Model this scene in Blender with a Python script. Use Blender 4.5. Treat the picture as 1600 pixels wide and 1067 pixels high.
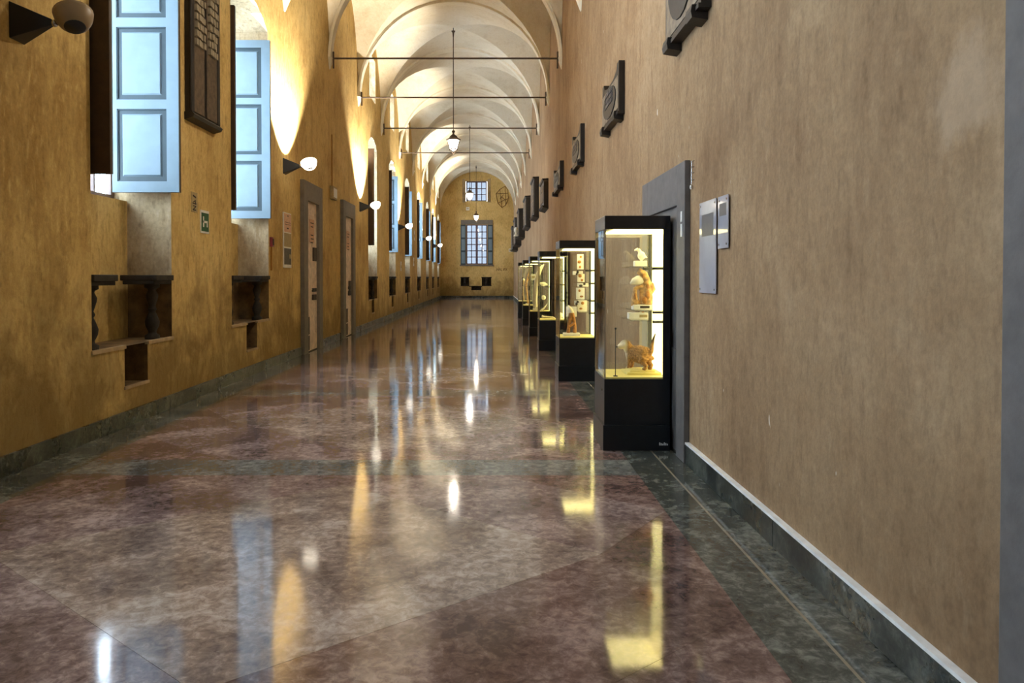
import bpy, math, random
from mathutils import Vector, Matrix

# ------------------------------------------------------------------ camera, world, exposure
scene = bpy.context.scene
for o in list(bpy.data.objects):
    bpy.data.objects.remove(o)
COL = scene.collection
H_EYE = 1.6
F_PX = 1155.0
PITCH = math.radians(0.9)
cam_d = bpy.data.cameras.new('camera')
cam = bpy.data.objects.new('camera', cam_d)
COL.objects.link(cam)
cam_d.sensor_width = 36.0
cam_d.lens = 36.0 * F_PX / 1600.0
cam.location = (0, 0, H_EYE)
cam.rotation_euler = (math.pi / 2 - PITCH, 0, 0)
cam_d.shift_x = (800 - 768) / 1600.0
cam_d.shift_y = -(533.5 - (433 + F_PX * math.tan(PITCH))) / 1600.0
cam_d.clip_start = 0.05
cam_d.clip_end = 300
scene.camera = cam

SKY = 15.5
world = bpy.data.worlds.new('overcast_sky')
scene.world = world
world.use_nodes = True
bg = world.node_tree.nodes['Background']
bg.inputs['Color'].default_value = (0.72, 0.86, 1.0, 1)
bg.inputs['Strength'].default_value = SKY

vs = scene.view_settings
vs.view_transform = 'Standard'
vs.look = 'None'
vs.exposure = 0.42
vs.gamma = 1.0
vs.use_curve_mapping = False
try:
    scene.cycles.transparent_max_bounces = 24
    scene.cycles.max_bounces = 7
    scene.cycles.diffuse_bounces = 4
    scene.cycles.glossy_bounces = 3
    scene.cycles.sample_clamp_indirect = 6.0
except Exception:
    pass

SCONCE_W = 1700.0
LANTERN_W = 30.0
CASE_TOP = 5.0
CASE_BACK = 2.6

# ------------------------------------------------------------------ sizes of the place (metres)
XL, XR = -3.93, 1.70            # wall faces
XC = (XL + XR) / 2
RV = (XR - XL) / 2              # vault radius
Y0, Y1 = -3.6, 57.0             # back wall, end wall
ZS = 6.9                        # springing of the vault
BAYS = [-3.6, -1.6, 2.3, 6.2, 10.2, 14.1, 18.0, 21.9, 26.4, 31.6, 36.9, 42.0, 47.0, 51.9, 57.0]
NICHES = [(-0.7, 1.1), (3.3, 5.1), (7.26, 9.08), (11.18, 13.04), (23.6, 25.4), (28.4, 30.3), (33.6, 35.6),  # first two are unseen, added to let daylight in near the camera
          (39.1, 41.0), (44.4, 46.2), (48.8, 50.6), (53.6, 55.4)]
NZ0, NZS, NZ1, NRISE = 0.86, 2.53, 5.9, 0.3     # niche foot, window sill, arch springing, arch rise
ND = 0.54                                       # depth of the niche
WD = 0.70                                       # depth of the window plane
random.seed(7)

# ------------------------------------------------------------------ helpers
class MB:
    def __init__(s):
        s.v, s.f, s.sm, s.mi = [], [], [], []
        s.cur = 0
    def add(s, vs_, fs, smooth=False):
        b = len(s.v)
        s.v += [tuple(p) for p in vs_]
        for f in fs:
            s.f.append([b + i for i in f]); s.sm.append(smooth); s.mi.append(s.cur)
        return s
    def quad(s, a, b, c, d):
        return s.add([a, b, c, d], [(0, 1, 2, 3)])
    def box(s, x0, x1, y0, y1, z0, z1):
        v = [(x, y, z) for x in (x0, x1) for y in (y0, y1) for z in (z0, z1)]
        return s.add(v, [(0, 1, 3, 2), (4, 6, 7, 5), (0, 4, 5, 1), (2, 3, 7, 6), (0, 2, 6, 4), (1, 5, 7, 3)])
    def frus(s, a, b):
        """two loops of equal length joined, both capped"""
        n = len(a)
        return s.add(list(a) + list(b), [(i, (i + 1) % n, n + (i + 1) % n, n + i) for i in range(n)]
                     + [tuple(range(n))[::-1], tuple(range(n, 2 * n))])
    def prism(s, poly, axis, d0, d1):
        """poly of (u, w) extruded along axis 'x', 'y' or 'z' from d0 to d1"""
        def m(u, w, d):
            return {'x': (d, u, w), 'y': (u, d, w), 'z': (u, w, d)}[axis]
        return s.frus([m(u, w, d0) for u, w in poly], [m(u, w, d1) for u, w in poly])
    def tube(s, pts, rad, n=8, flat=None, smooth=True):
        pts = [Vector(p) for p in pts]
        if not hasattr(rad, '__len__'):
            rad = [rad] * len(pts)
        rings, up = [], None
        for i, p in enumerate(pts):
            t = (pts[min(i + 1, len(pts) - 1)] - pts[max(i - 1, 0)]).normalized()
            if up is None:
                up = Vector((0, 0, 1)) if abs(t.z) < .9 else Vector((1, 0, 0))
            a = t.cross(up).normalized()
            up = a.cross(t).normalized()
            r = rad[i]
            ra, rb = (r, r) if not hasattr(r, '__len__') else r
            rings.append([p + a * ra * math.cos(2 * math.pi * k / n) + up * rb * math.sin(2 * math.pi * k / n) for k in range(n)])
        v = [q for r in rings for q in r]
        f = []
        for i in range(len(rings) - 1):
            for k in range(n):
                f.append((i * n + k, i * n + (k + 1) % n, (i + 1) * n + (k + 1) % n, (i + 1) * n + k))
        s.add(v, f, smooth)
        e = len(rings) - 1
        return s.add(rings[0] + rings[e], [tuple(range(n))[::-1], tuple(range(n, 2 * n))])
    def lathe(s, prof, n=16, c=(0, 0, 0), smooth=True, start=0.0, sx=1, sy=1):
        v, f = [], []
        for r, z in prof:
            for k in range(n):
                a = start + 2 * math.pi * k / n
                v.append((c[0] + sx * r * math.cos(a), c[1] + sy * r * math.sin(a), c[2] + z))
        m = len(prof)
        for i in range(m - 1):
            for k in range(n):
                f.append((i * n + k, i * n + (k + 1) % n, (i + 1) * n + (k + 1) % n, (i + 1) * n + k))
        s.add(v, f, smooth)
        if prof[0][0] > 1e-4: s.add(v[:n], [tuple(range(n))[::-1]])
        if prof[-1][0] > 1e-4: s.add(v[-n:], [tuple(range(n))])
        return s
    def ball(s, c, r, n=14, m=9):
        r = (r, r, r) if not hasattr(r, '__len__') else r
        prof = [(max(1e-5, math.sin(math.pi * i / m)), -math.cos(math.pi * i / m)) for i in range(m + 1)]
        b = len(s.v)
        s.lathe(prof, n)
        for i in range(b, len(s.v)):
            x, y, z = s.v[i]
            s.v[i] = (c[0] + x * r[0], c[1] + y * r[1], c[2] + z * r[2])
        return s
    def xform(s, M, start=0):
        for i in range(start, len(s.v)):
            s.v[i] = tuple(M @ Vector(s.v[i]))
        return s
    def mesh(s, name, mat):
        me = bpy.data.meshes.new(name)
        me.from_pydata(s.v, [], s.f)
        mats = mat if isinstance(mat, (list, tuple)) else [mat]
        for m in mats:
            me.materials.append(m)
        me.polygons.foreach_set('use_smooth', s.sm)
        me.polygons.foreach_set('material_index', s.mi)
        me.update()
        return me
    def build(s, name, mat, parent=None, loc=(0, 0, 0), rz=0, bevel=0):
        return link(name, s.mesh(name, mat), parent, loc, rz, bevel)

def link(name, me, parent=None, loc=(0, 0, 0), rz=0, bevel=0):
    o = bpy.data.objects.new(name, me)
    COL.objects.link(o)
    o.location = loc
    o.rotation_euler = (0, 0, rz)
    if parent is not None:
        o.parent = parent
    if bevel:
        b = o.modifiers.new('bevel', 'BEVEL'); b.width = bevel; b.segments = 2; b.limit_method = 'ANGLE'
    return o

def tag(o, label, cat, group=None, kind=None):
    o['label'] = label
    o['category'] = cat
    if group: o['group'] = group
    if kind: o['kind'] = kind
    return o

def thing(name, label, cat, loc=(0, 0, 0), rz=0, group=None, kind=None):
    o = bpy.data.objects.new(name, None)
    COL.objects.link(o)
    o.empty_display_size = .1
    o.location = loc
    o.rotation_euler = (0, 0, rz)
    return tag(o, label, cat, group, kind)

def dup(root, loc, label, name=None):
    r = root.copy(); COL.objects.link(r); r.location = loc; r['label'] = label
    for ch in list(root.children):
        c = ch.copy(); COL.objects.link(c); c.parent = r
        for g in list(ch.children):
            d = g.copy(); COL.objects.link(d); d.parent = c
    return r

def remesh(o, vox, smooth=6):
    m = o.modifiers.new('remesh', 'REMESH'); m.mode = 'VOXEL'; m.voxel_size = vox; m.use_smooth_shade = True
    s_ = o.modifiers.new('smooth', 'SMOOTH'); s_.iterations = smooth; s_.factor = .5
    return o

# pixel of the photograph -> point of a wall (survey of the real place)
def ly(x): return -XL * F_PX / (768 - x)
def ry(x): return XR * F_PX / (x - 768)
def zz(y, Y): return H_EYE + (433 - y) * Y / F_PX

# ------------------------------------------------------------------ materials
def srgb(r, g, b):
    def c(x):
        x /= 255.0
        return x / 12.92 if x <= .04045 else ((x + .055) / 1.055) ** 2.4
    return (c(r), c(g), c(b), 1)

def new_mat(name):
    m = bpy.data.materials.new(name)
    m.use_nodes = True
    nt = m.node_tree
    return m, nt, nt.nodes['Principled BSDF']

def noise(nt, coord, scale, detail=4, rough=.6, stretch=None, dist=0):
    n = nt.nodes.new('ShaderNodeTexNoise')
    n.inputs['Scale'].default_value = scale
    n.inputs['Detail'].default_value = detail
    n.inputs['Roughness'].default_value = rough
    n.inputs['Distortion'].default_value = dist
    if stretch:
        mp = nt.nodes.new('ShaderNodeMapping')
        mp.inputs['Scale'].default_value = stretch
        nt.links.new(coord, mp.inputs['Vector'])
        coord = mp.outputs['Vector']
    nt.links.new(coord, n.inputs['Vector'])
    return n.outputs['Fac']

def ramp(nt, fac, stops):
    r = nt.nodes.new('ShaderNodeValToRGB')
    e = r.color_ramp.elements
    while len(e) < len(stops): e.new(.5)
    for i, (p, c) in enumerate(stops):
        e[i].position = p
        e[i].color = c if len(c) == 4 else (*c, 1)
    nt.links.new(fac, r.inputs['Fac'])
    return r.outputs['Color']

def mix(nt, fac, a, b, mode='MIX'):
    m = nt.nodes.new('ShaderNodeMix')
    m.data_type = 'RGBA'; m.blend_type = mode
    for sock, val in ((m.inputs[0], fac), (m.inputs[6], a), (m.inputs[7], b)):
        if hasattr(val, 'links'): nt.links.new(val, sock)
        else: sock.default_value = val
    return m.outputs[2]

def math_n(nt, op, a, b=None, clamp=False):
    m = nt.nodes.new('ShaderNodeMath'); m.operation = op; m.use_clamp = clamp
    for s_, v in zip(m.inputs, (a, b)):
        if v is None: continue
        if hasattr(v, 'links'): nt.links.new(v, s_)
        else: s_.default_value = v
    return m.outputs[0]

def bump(nt, bsdf, fac, strength, dist=.01):
    b = nt.nodes.new('ShaderNodeBump')
    b.inputs['Strength'].default_value = strength
    b.inputs['Distance'].default_value = dist
    nt.links.new(fac, b.inputs['Height'])
    nt.links.new(b.outputs['Normal'], bsdf.inputs['Normal'])

def objco(nt):
    return nt.nodes.new('ShaderNodeTexCoord').outputs['Object']

def plain(name, col, rough=.6, metal=0, var=.12, scale=6, spec=.5, bumps=0):
    m, nt, b = new_mat(name)
    co = objco(nt)
    n = noise(nt, co, scale, 5)
    d = tuple(c * (1 - var * 1.6) for c in col[:3]) + (1,)
    l = tuple(min(1, c * (1 + var)) for c in col[:3]) + (1,)
    nt.links.new(ramp(nt, n, [(.3, d), (.7, l)]), b.inputs['Base Color'])
    b.inputs['Roughness'].default_value = rough
    b.inputs['Metallic'].default_value = metal
    b.inputs['Specular IOR Level'].default_value = spec
    if bumps: bump(nt, b, noise(nt, co, scale * 6, 4), bumps, .004)
    return m

def plaster(name, light, mid, dark, stain=0.0, chips=False, rough=.85, fleck=.55):
    m, nt, b = new_mat(name)
    co = objco(nt)
    blot = noise(nt, co, .55, 5, .62, dist=.4)
    streak = noise(nt, co, 1.0, 3, .6, stretch=(4, 4, .9))
    fine = noise(nt, co, 22, 3, .75)
    c = ramp(nt, blot, [(.32, dark), (.5, mid), (.68, light)])
    c = mix(nt, math_n(nt, 'MULTIPLY', ramp(nt, streak, [(.42, (0, 0, 0)), (.66, (1, 1, 1))]), .55), c, mid)
    s2 = ramp(nt, streak, [(.3, (1, 1, 1)), (.46, (0, 0, 0))])
    c = mix(nt, math_n(nt, 'MULTIPLY', s2, .45), c, dark)
    brush = noise(nt, co, 1.0, 3, .62, stretch=(15, 15, 5.5), dist=.3)
    c = mix(nt, math_n(nt, 'MULTIPLY', ramp(nt, brush, [(.28, (1, 1, 1)), (.47, (0, 0, 0))]), fleck), c, tuple(x * .62 for x in dark[:3]) + (1,))
    c = mix(nt, math_n(nt, 'MULTIPLY', ramp(nt, brush, [(.55, (0, 0, 0)), (.74, (1, 1, 1))]), fleck), c, light)
    c = mix(nt, .5, c, ramp(nt, fine, [(.3, (.35, .35, .35)), (.7, (.65, .65, .65))]), 'OVERLAY')
    if stain:
        sep = nt.nodes.new('ShaderNodeSeparateXYZ')
        nt.links.new(co, sep.inputs[0])
        big = noise(nt, co, 1.5, 5, .68, stretch=(1, 1, .7), dist=.5)
        h = math_n(nt, 'ADD', math_n(nt, 'MULTIPLY', sep.outputs['Z'], -.42), math_n(nt, 'MULTIPLY', big, 2.1))
        k = ramp(nt, h, [(.32, (0, 0, 0)), (.92, (1, 1, 1))])
        c = mix(nt, math_n(nt, 'MULTIPLY', k, stain), c, tuple(x * .42 for x in dark[:3]) + (1,))
    if chips:
        ch = noise(nt, co, 9, 2, .5, stretch=(1, 1, .45))
        k = ramp(nt, ch, [(.765, (0, 0, 0)), (.78, (1, 1, 1))])
        c = mix(nt, k, c, srgb(205, 195, 178))
        # pale worn patch of scraped plaster
        d = nt.nodes.new('ShaderNodeVectorMath'); d.operation = 'DISTANCE'
        nt.links.new(co, d.inputs[0]); d.inputs[1].default_value = (XR, 2.66, 2.27)
        pn = noise(nt, co, 7, 5, .65, stretch=(1, 1, .6))
        k = math_n(nt, 'ADD', d.outputs['Value'], math_n(nt, 'MULTIPLY', pn, .34))
        c = mix(nt, math_n(nt, 'MULTIPLY', ramp(nt, k, [(.30, (1, 1, 1)), (.40, (0, 0, 0))]), .35), c, srgb(196, 172, 146))
    nt.links.new(c, b.inputs['Base Color'])
    b.inputs['Roughness'].default_value = rough
    b.inputs['Specular IOR Level'].default_value = .25
    bump(nt, b, fine, .3, .012)
    return m

def marble(name, cols, rough=.075, scale=5.0, wob=.03, spec=.5):
    """polished breccia: patches, flecks and a very fine waviness of the polish"""
    m, nt, b = new_mat(name)
    co = objco(nt)
    a = noise(nt, co, scale * .35, 5, .6, dist=.8)
    f = noise(nt, co, scale * 3.2, 6, .72, dist=.5)
    v = nt.nodes.new('ShaderNodeTexVoronoi')
    v.inputs['Scale'].default_value = scale * 4
    nt.links.new(co, v.inputs['Vector'])
    c = ramp(nt, math_n(nt, 'ADD', math_n(nt, 'MULTIPLY', a, .5), math_n(nt, 'MULTIPLY', f, .5)),
             [(.39, cols[0]), (.5, cols[1]), (.62, cols[2])])
    k = ramp(nt, v.outputs['Distance'], [(.0, (1, 1, 1)), (.22, (0, 0, 0))])
    c = mix(nt, math_n(nt, 'MULTIPLY', k, .35), c, cols[2])
    nt.links.new(c, b.inputs['Base Color'])
    r = ramp(nt, noise(nt, co, 2.5, 4), [(.3, (rough * .7,) * 3), (.7, (rough * 1.4,) * 3)])
    nt.links.new(r, b.inputs['Roughness'])
    b.inputs['Specular IOR Level'].default_value = spec
    bump(nt, b, noise(nt, co, 2.2, 2, .4), wob, .02)
    return m

def emis(name, col, strength, rough=.5):
    m, nt, b = new_mat(name)
    b.inputs['Base Color'].default_value = col
    b.inputs['Roughness'].default_value = rough
    b.inputs['Emission Color'].default_value = col
    b.inputs['Emission Strength'].default_value = strength
    return m

def glass(name, tint=(1, 1, 1, 1), refl=1.0):
    m, nt, b = new_mat(name)
    nt.nodes.remove(b)
    tr = nt.nodes.new('ShaderNodeBsdfTransparent'); tr.inputs['Color'].default_value = tint
    gl = nt.nodes.new('ShaderNodeBsdfGlossy'); gl.inputs['Roughness'].default_value = .01
    lw = nt.nodes.new('ShaderNodeLayerWeight'); lw.inputs['Blend'].default_value = .5
    fr = math_n(nt, 'ADD', math_n(nt, 'MULTIPLY', math_n(nt, 'POWER', lw.outputs['Facing'], 5.0), .96), .04)
    mx = nt.nodes.new('ShaderNodeMixShader')
    nt.links.new(math_n(nt, 'MULTIPLY', fr, refl), mx.inputs[0])
    nt.links.new(tr.outputs[0], mx.inputs[1]); nt.links.new(gl.outputs[0], mx.inputs[2])
    nt.links.new(mx.outputs[0], nt.nodes['Material Output'].inputs['Surface'])
    return m

M = {}
M['ochre'] = plaster('ochre_plaster', srgb(226, 198, 134), srgb(208, 176, 110), srgb(168, 133, 74), stain=.7)
M['ochre_r'] = plaster('ochre_plaster_shaded', srgb(174, 148, 116), srgb(154, 126, 94), srgb(128, 100, 72), fleck=.38, stain=.12, chips=True)  # left wall's paint again, greyed: its cooler, dimmer light put into the colour
M['reveal'] = plaster('reveal_plaster', srgb(208, 190, 160), srgb(192, 170, 134), srgb(150, 122, 84), stain=.5)
M['vault'] = plaster('vault_limewash', srgb(240, 232, 212), srgb(232, 222, 198), srgb(214, 200, 170), fleck=.15)
M['arch'] = plaster('arch_limewash', srgb(244, 238, 222), srgb(238, 230, 208), srgb(222, 210, 182), fleck=.12)
M['f_tan'] = marble('floor_tan', (srgb(104, 90, 84), srgb(146, 128, 118), srgb(196, 180, 168)))
M['f_pink'] = marble('floor_pink', (srgb(88, 72, 70), srgb(130, 110, 106), srgb(182, 162, 156)))
M['f_red'] = marble('floor_red', (srgb(76, 56, 53), srgb(116, 93, 87), srgb(166, 142, 134)))
M['f_green'] = marble('floor_green', (srgb(48, 51, 48), srgb(80, 83, 78), srgb(134, 136, 128)))
M['f_band'] = marble('floor_band', (srgb(74, 78, 78), srgb(108, 110, 108), srgb(156, 156, 152)))
M['f_line'] = plain('floor_inlay', srgb(150, 140, 122), .15)
M['joint'] = plain('floor_joint', srgb(50, 42, 36), .6)
M['base_stone'] = marble('skirting_stone', (srgb(26, 28, 27), srgb(54, 58, 54), srgb(100, 102, 94)), rough=.3, scale=6)
M['ledge'] = plain('skirting_ledge', srgb(238, 238, 236), .5)
M['grey_stone'] = plain('pietra_serena', srgb(116, 108, 98), .7, scale=9, bumps=.3)
M['blue_stone'] = plain('pietra_serena_cool', srgb(104, 100, 98), .7, scale=9, bumps=.3)
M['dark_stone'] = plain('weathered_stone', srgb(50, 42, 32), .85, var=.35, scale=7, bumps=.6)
M['masonry'] = plain('shaded_masonry', srgb(116, 90, 54), .9, var=.4, scale=5, bumps=.6)
M['pale_edge'] = plain('pale_stone_edge', srgb(176, 150, 112), .8, var=.2)
M['slab_dark'] = plain('tablet_dark', srgb(30, 24, 21), .55, var=.3, scale=12, bumps=.5)
M['slab_mid'] = plain('tablet_grey', srgb(126, 112, 94), .6, var=.3, scale=10, bumps=.4)
M['slab_ink'] = plain('tablet_black_marble', srgb(24, 27, 32), .55, var=.4, scale=14, bumps=.4)
M['slab_letter'] = plain('tablet_letters', srgb(62, 62, 66), .5, var=.2)
M['slab_relief'] = plain('tablet_relief', srgb(150, 136, 112), .7, var=.2, scale=12)
M['slab_brown'] = plain('tablet_brown', srgb(92, 76, 58), .7, var=.3, scale=12, bumps=.6)
M['blue'] = plain('shutter_blue', srgb(112, 132, 144), .45, var=.06, scale=4)
M['teal'] = plain('shutter_moulding', srgb(40, 60, 68), .5, var=.1)
M['brown'] = plain('shutter_brown', srgb(62, 44, 28), .6, var=.25, scale=8)
M['frame_w'] = plain('window_wood', srgb(112, 92, 84), .5, var=.15)
M['frame_p'] = plain('window_wood_end', srgb(104, 84, 98), .5, var=.1)
M['glass'] = glass('window_glass', (.95, .98, 1, 1))
M['glass_end'] = glass('dimmed_sky_glass', (.20, .205, .215, 1))  # dimmer daylight put into the tint so the glazing bars show
M['vitrine'] = glass('vitrine_glass', (.97, .98, .97, 1))
M['plexi'] = plain('acrylic_panel', srgb(172, 172, 180), .06, var=.08, scale=3, spec=.8)
M['black'] = plain('black_metal', srgb(22, 23, 26), .35, var=.2)
M['case_black'] = plain('case_black', srgb(20, 24, 30), .32, var=.25, scale=14)
M['case_side'] = plain('case_cap', srgb(26, 26, 28), .18, var=.1)
M['iron'] = plain('wrought_iron', srgb(82, 64, 46), .6, var=.2)
M['chrome'] = plain('steel_edge', srgb(190, 190, 186), .2, metal=1)
M['white'] = plain('white_matte', srgb(228, 224, 214), .6, var=.05)
M['bone'] = plain('bone', srgb(204, 158, 96), .55, var=.42, scale=26, bumps=.3)
M['bone_w'] = plain('bone_white', srgb(236, 228, 208), .5, var=.06, scale=16)
M['bone_d'] = plain('bone_ochre', srgb(176, 116, 52), .6, var=.35, scale=22, bumps=.4)
M['cream'] = emis('case_back_glow', (1.0, .86, .36, 1), CASE_BACK)
M['case_top'] = emis('case_lamp', (1.0, .84, .34, 1), CASE_TOP)
M['case_floor'] = plain('case_floor', srgb(226, 210, 130), .5, var=.04)
M['door_w'] = plain('door_paint', srgb(230, 208, 190), .6, var=.18, scale=7)
M['door_g'] = plain('door_grey', srgb(98, 96, 96), .5)
M['ink'] = plain('ink', srgb(52, 40, 34), .7)
M['green'] = plain('sign_green', srgb(22, 84, 40), .5, var=.1)
M['red'] = plain('alarm_red', srgb(124, 28, 20), .4)
M['paper_pink'] = plain('paper_pink', srgb(216, 172, 140), .7, var=.12, scale=30)
M['paper_green'] = plain('paper_greenish', srgb(168, 148, 104), .7, var=.12, scale=30)
M['photo_dark'] = plain('photo_dark', srgb(64, 54, 40), .5, var=.5, scale=25)
M['shade_on'] = emis('lit_shade', (1.0, .88, .70, 1), 4.0)
M['shade_off'] = plain('unlit_shade', srgb(150, 126, 92), .45, var=.08)
M['lantern'] = emis('lantern_glass', (1.0, .9, .76, 1), 6.0)
M['patch'] = plaster('fresco_patch', srgb(176, 128, 62), srgb(160, 110, 50), srgb(130, 86, 38))
M['graffiti'] = plain('scratched_line', srgb(112, 78, 36), .8)
M['fur'] = None
def fur():
    m, nt, b = new_mat('brown_fur')
    co = objco(nt)
    sep = nt.nodes.new('ShaderNodeSeparateXYZ'); nt.links.new(co, sep.inputs[0])
    f = noise(nt, co, 60, 5, .7)
    c = ramp(nt, f, [(.3, srgb(92, 58, 26)), (.7, srgb(196, 146, 82))])
    k = ramp(nt, sep.outputs['X'], [(.095, (0, 0, 0)), (.125, (1, 1, 1))])
    c = mix(nt, k, c, srgb(240, 230, 206))
    t = ramp(nt, sep.outputs['Z'], [(.27, (0, 0, 0)), (.33, (1, 1, 1))])
    c = mix(nt, t, c, srgb(58, 36, 20))
    nt.links.new(c, b.inputs['Base Color'])
    b.inputs['Roughness'].default_value = .8
    bump(nt, b, f, .6, .006)
    return m
M['fur'] = fur()

# ------------------------------------------------------------------ the setting: floor
def floor():
    root = MB().box(XL - .02, XR + .02, Y0, Y1, -.12, -.008).build('floor', M['joint'])
    tag(root, 'polished reddish breccia floor with dark green bands running down the corridor', 'floor', kind='structure')
    G = .0012
    def slab(poly, mat, name='floor_slab'):
        cx = sum(p[0] for p in poly) / len(poly); cy = sum(p[1] for p in poly) / len(poly)
        q = []
        for x, y in poly:
            d = math.hypot(x - cx, y - cy)
            q.append((x - (x - cx) / d * G * 1.5, y - (y - cy) / d * G * 1.5))
        MB().prism(q, 'z', -.03, 0).build(name, mat, root)
    def rect(x0, x1, y0, y1, mat, name='floor_slab'):
        slab([(x0, y0), (x1, y0), (x1, y1), (x0, y1)], mat, name)
    BW = .25
    fx0, fx1 = XL + .46, 1.19
    rnd = random.Random(3)
    for i in range(len(BAYS) - 1):
        a, b = BAYS[i], BAYS[i + 1]
        near = b < 27
        # border strips along the walls
        for (x0, x1) in ((XL, fx0), (fx1, 1.462), (1.478, XR)):
            cuts = [a, (a * 2 + b) / 3, (a + 2 * b) / 3, b] if near else [a, b]
            for c0, c1 in zip(cuts[:-1], cuts[1:]):
                rect(x0, x1, c0, c1, M['f_green'], 'border_slab')
        rect(1.462, 1.478, a, b, M['f_line'], 'inlay_strip')
        # cross band
        if i > 0:
            xs = [fx0, fx0 + 1.55, fx0 + 3.1, fx1] if near else [fx0, fx1]
            for c0, c1 in zip(xs[:-1], xs[1:]):
                rect(c0, c1, a - BW, a + BW, M['f_band'], 'band_slab')
        ya = a + BW if i > 0 else a
        yb = b - BW if i < len(BAYS) - 2 else b
        w, l = fx1 - fx0, yb - ya
        cx, cy = (fx0 + fx1) / 2, (ya + yb) / 2
        if l < 1:
            continue
        cu, cv = w * .24, l * .27          # cut corners
        # corner triangles
        for sx in (-1, 1):
            for sy in (-1, 1):
                X, Y = cx + sx * w / 2, cy + sy * l / 2
                slab([(X, Y), (X - sx * cu, Y), (X, Y - sy * cv)], M['f_red'])
        du, dv = w * .38, l * .42          # inner lozenge
        N, S, E, W = (cx, cy + dv), (cx, cy - dv), (cx + du, cy), (cx - du, cy)
        slab([N, W, S, E], M['f_tan'])
        x0, x1 = fx0, fx1
        slab([(x1 - cu, yb), (x0 + cu, yb), N], M['f_pink'])
        slab([(x1 - cu, ya), (x0 + cu, ya), S], M['f_pink'])
        slab([(x0, yb - cv), (x0, ya + cv), W], M['f_red'])
        slab([(x1, yb - cv), (x1, ya + cv), E], M['f_red'])
        for (p, q, r, s_) in (((x0 + cu, yb), (x0, yb - cv), W, N), ((x1, yb - cv), (x1 - cu, yb), N, E),
                              ((x0, ya + cv), (x0 + cu, ya), S, W), ((x1 - cu, ya), (x1, ya + cv), E, S)):
            slab([p, q, r, s_], M['f_red'] if p[0] > cx and q[0] > cx and rnd.random() < .6 else M['f_pink'])
    return root
floor()

# ------------------------------------------------------------------ walls with openings
def wall_sheet(mb, mapf, u0, u1, z0, z1, ops):
    """ops: (u0, u1, z0, z1, rise). Fills the sheet around the openings."""
    brk = {u0, u1}
    for o in ops:
        n = 10 if o[4] else 1
        for k in range(n + 1): brk.add(round(o[0] + (o[1] - o[0]) * k / n, 5))
    brk = sorted(brk)
    def top(o, u):
        t = (u - o[0]) / (o[1] - o[0]) * 2 - 1
        return o[3] + o[4] * (1 - t * t)
    for a, b in zip(brk[:-1], brk[1:]):
        m = (a + b) / 2
        cov = sorted([o for o in ops if o[0] < m < o[1]], key=lambda o: o[2])
        la = lb = z0
        for o in cov:
            if o[2] > la + 1e-6 or o[2] > lb + 1e-6:
                mb.quad(mapf(a, 0, la), mapf(b, 0, lb), mapf(b, 0, o[2]), mapf(a, 0, o[2]))
            la, lb = top(o, a), top(o, b)
        mb.quad(mapf(a, 0, la), mapf(b, 0, lb), mapf(b, 0, z1), mapf(a, 0, z1))

def box_recess(mb, mapf, u0, u1, z0, z1, d, back=True, rise=0, sill=True):
    n = 10 if rise else 1
    mb.quad(mapf(u0, 0, z0), mapf(u0, d, z0), mapf(u0, d, z1), mapf(u0, 0, z1))
    mb.quad(mapf(u1, 0, z0), mapf(u1, 0, z1), mapf(u1, d, z1), mapf(u1, d, z0))
    if sill: mb.quad(mapf(u0, 0, z0), mapf(u1, 0, z0), mapf(u1, d, z0), mapf(u0, d, z0))
    def top(t): return z1 + rise * (1 - (2 * t - 1) ** 2)
    for k in range(n):
        a, b = k / n, (k + 1) / n
        ua, ub = u0 + (u1 - u0) * a, u0 + (u1 - u0) * b
        mb.quad(mapf(ua, 0, top(a)), mapf(ua, d, top(a)), mapf(ub, d, top(b)), mapf(ub, 0, top(b)))
    if back: mb.quad(mapf(u0, d, z0), mapf(u1, d, z0), mapf(u1, d, z1), mapf(u0, d, z1))

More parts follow.
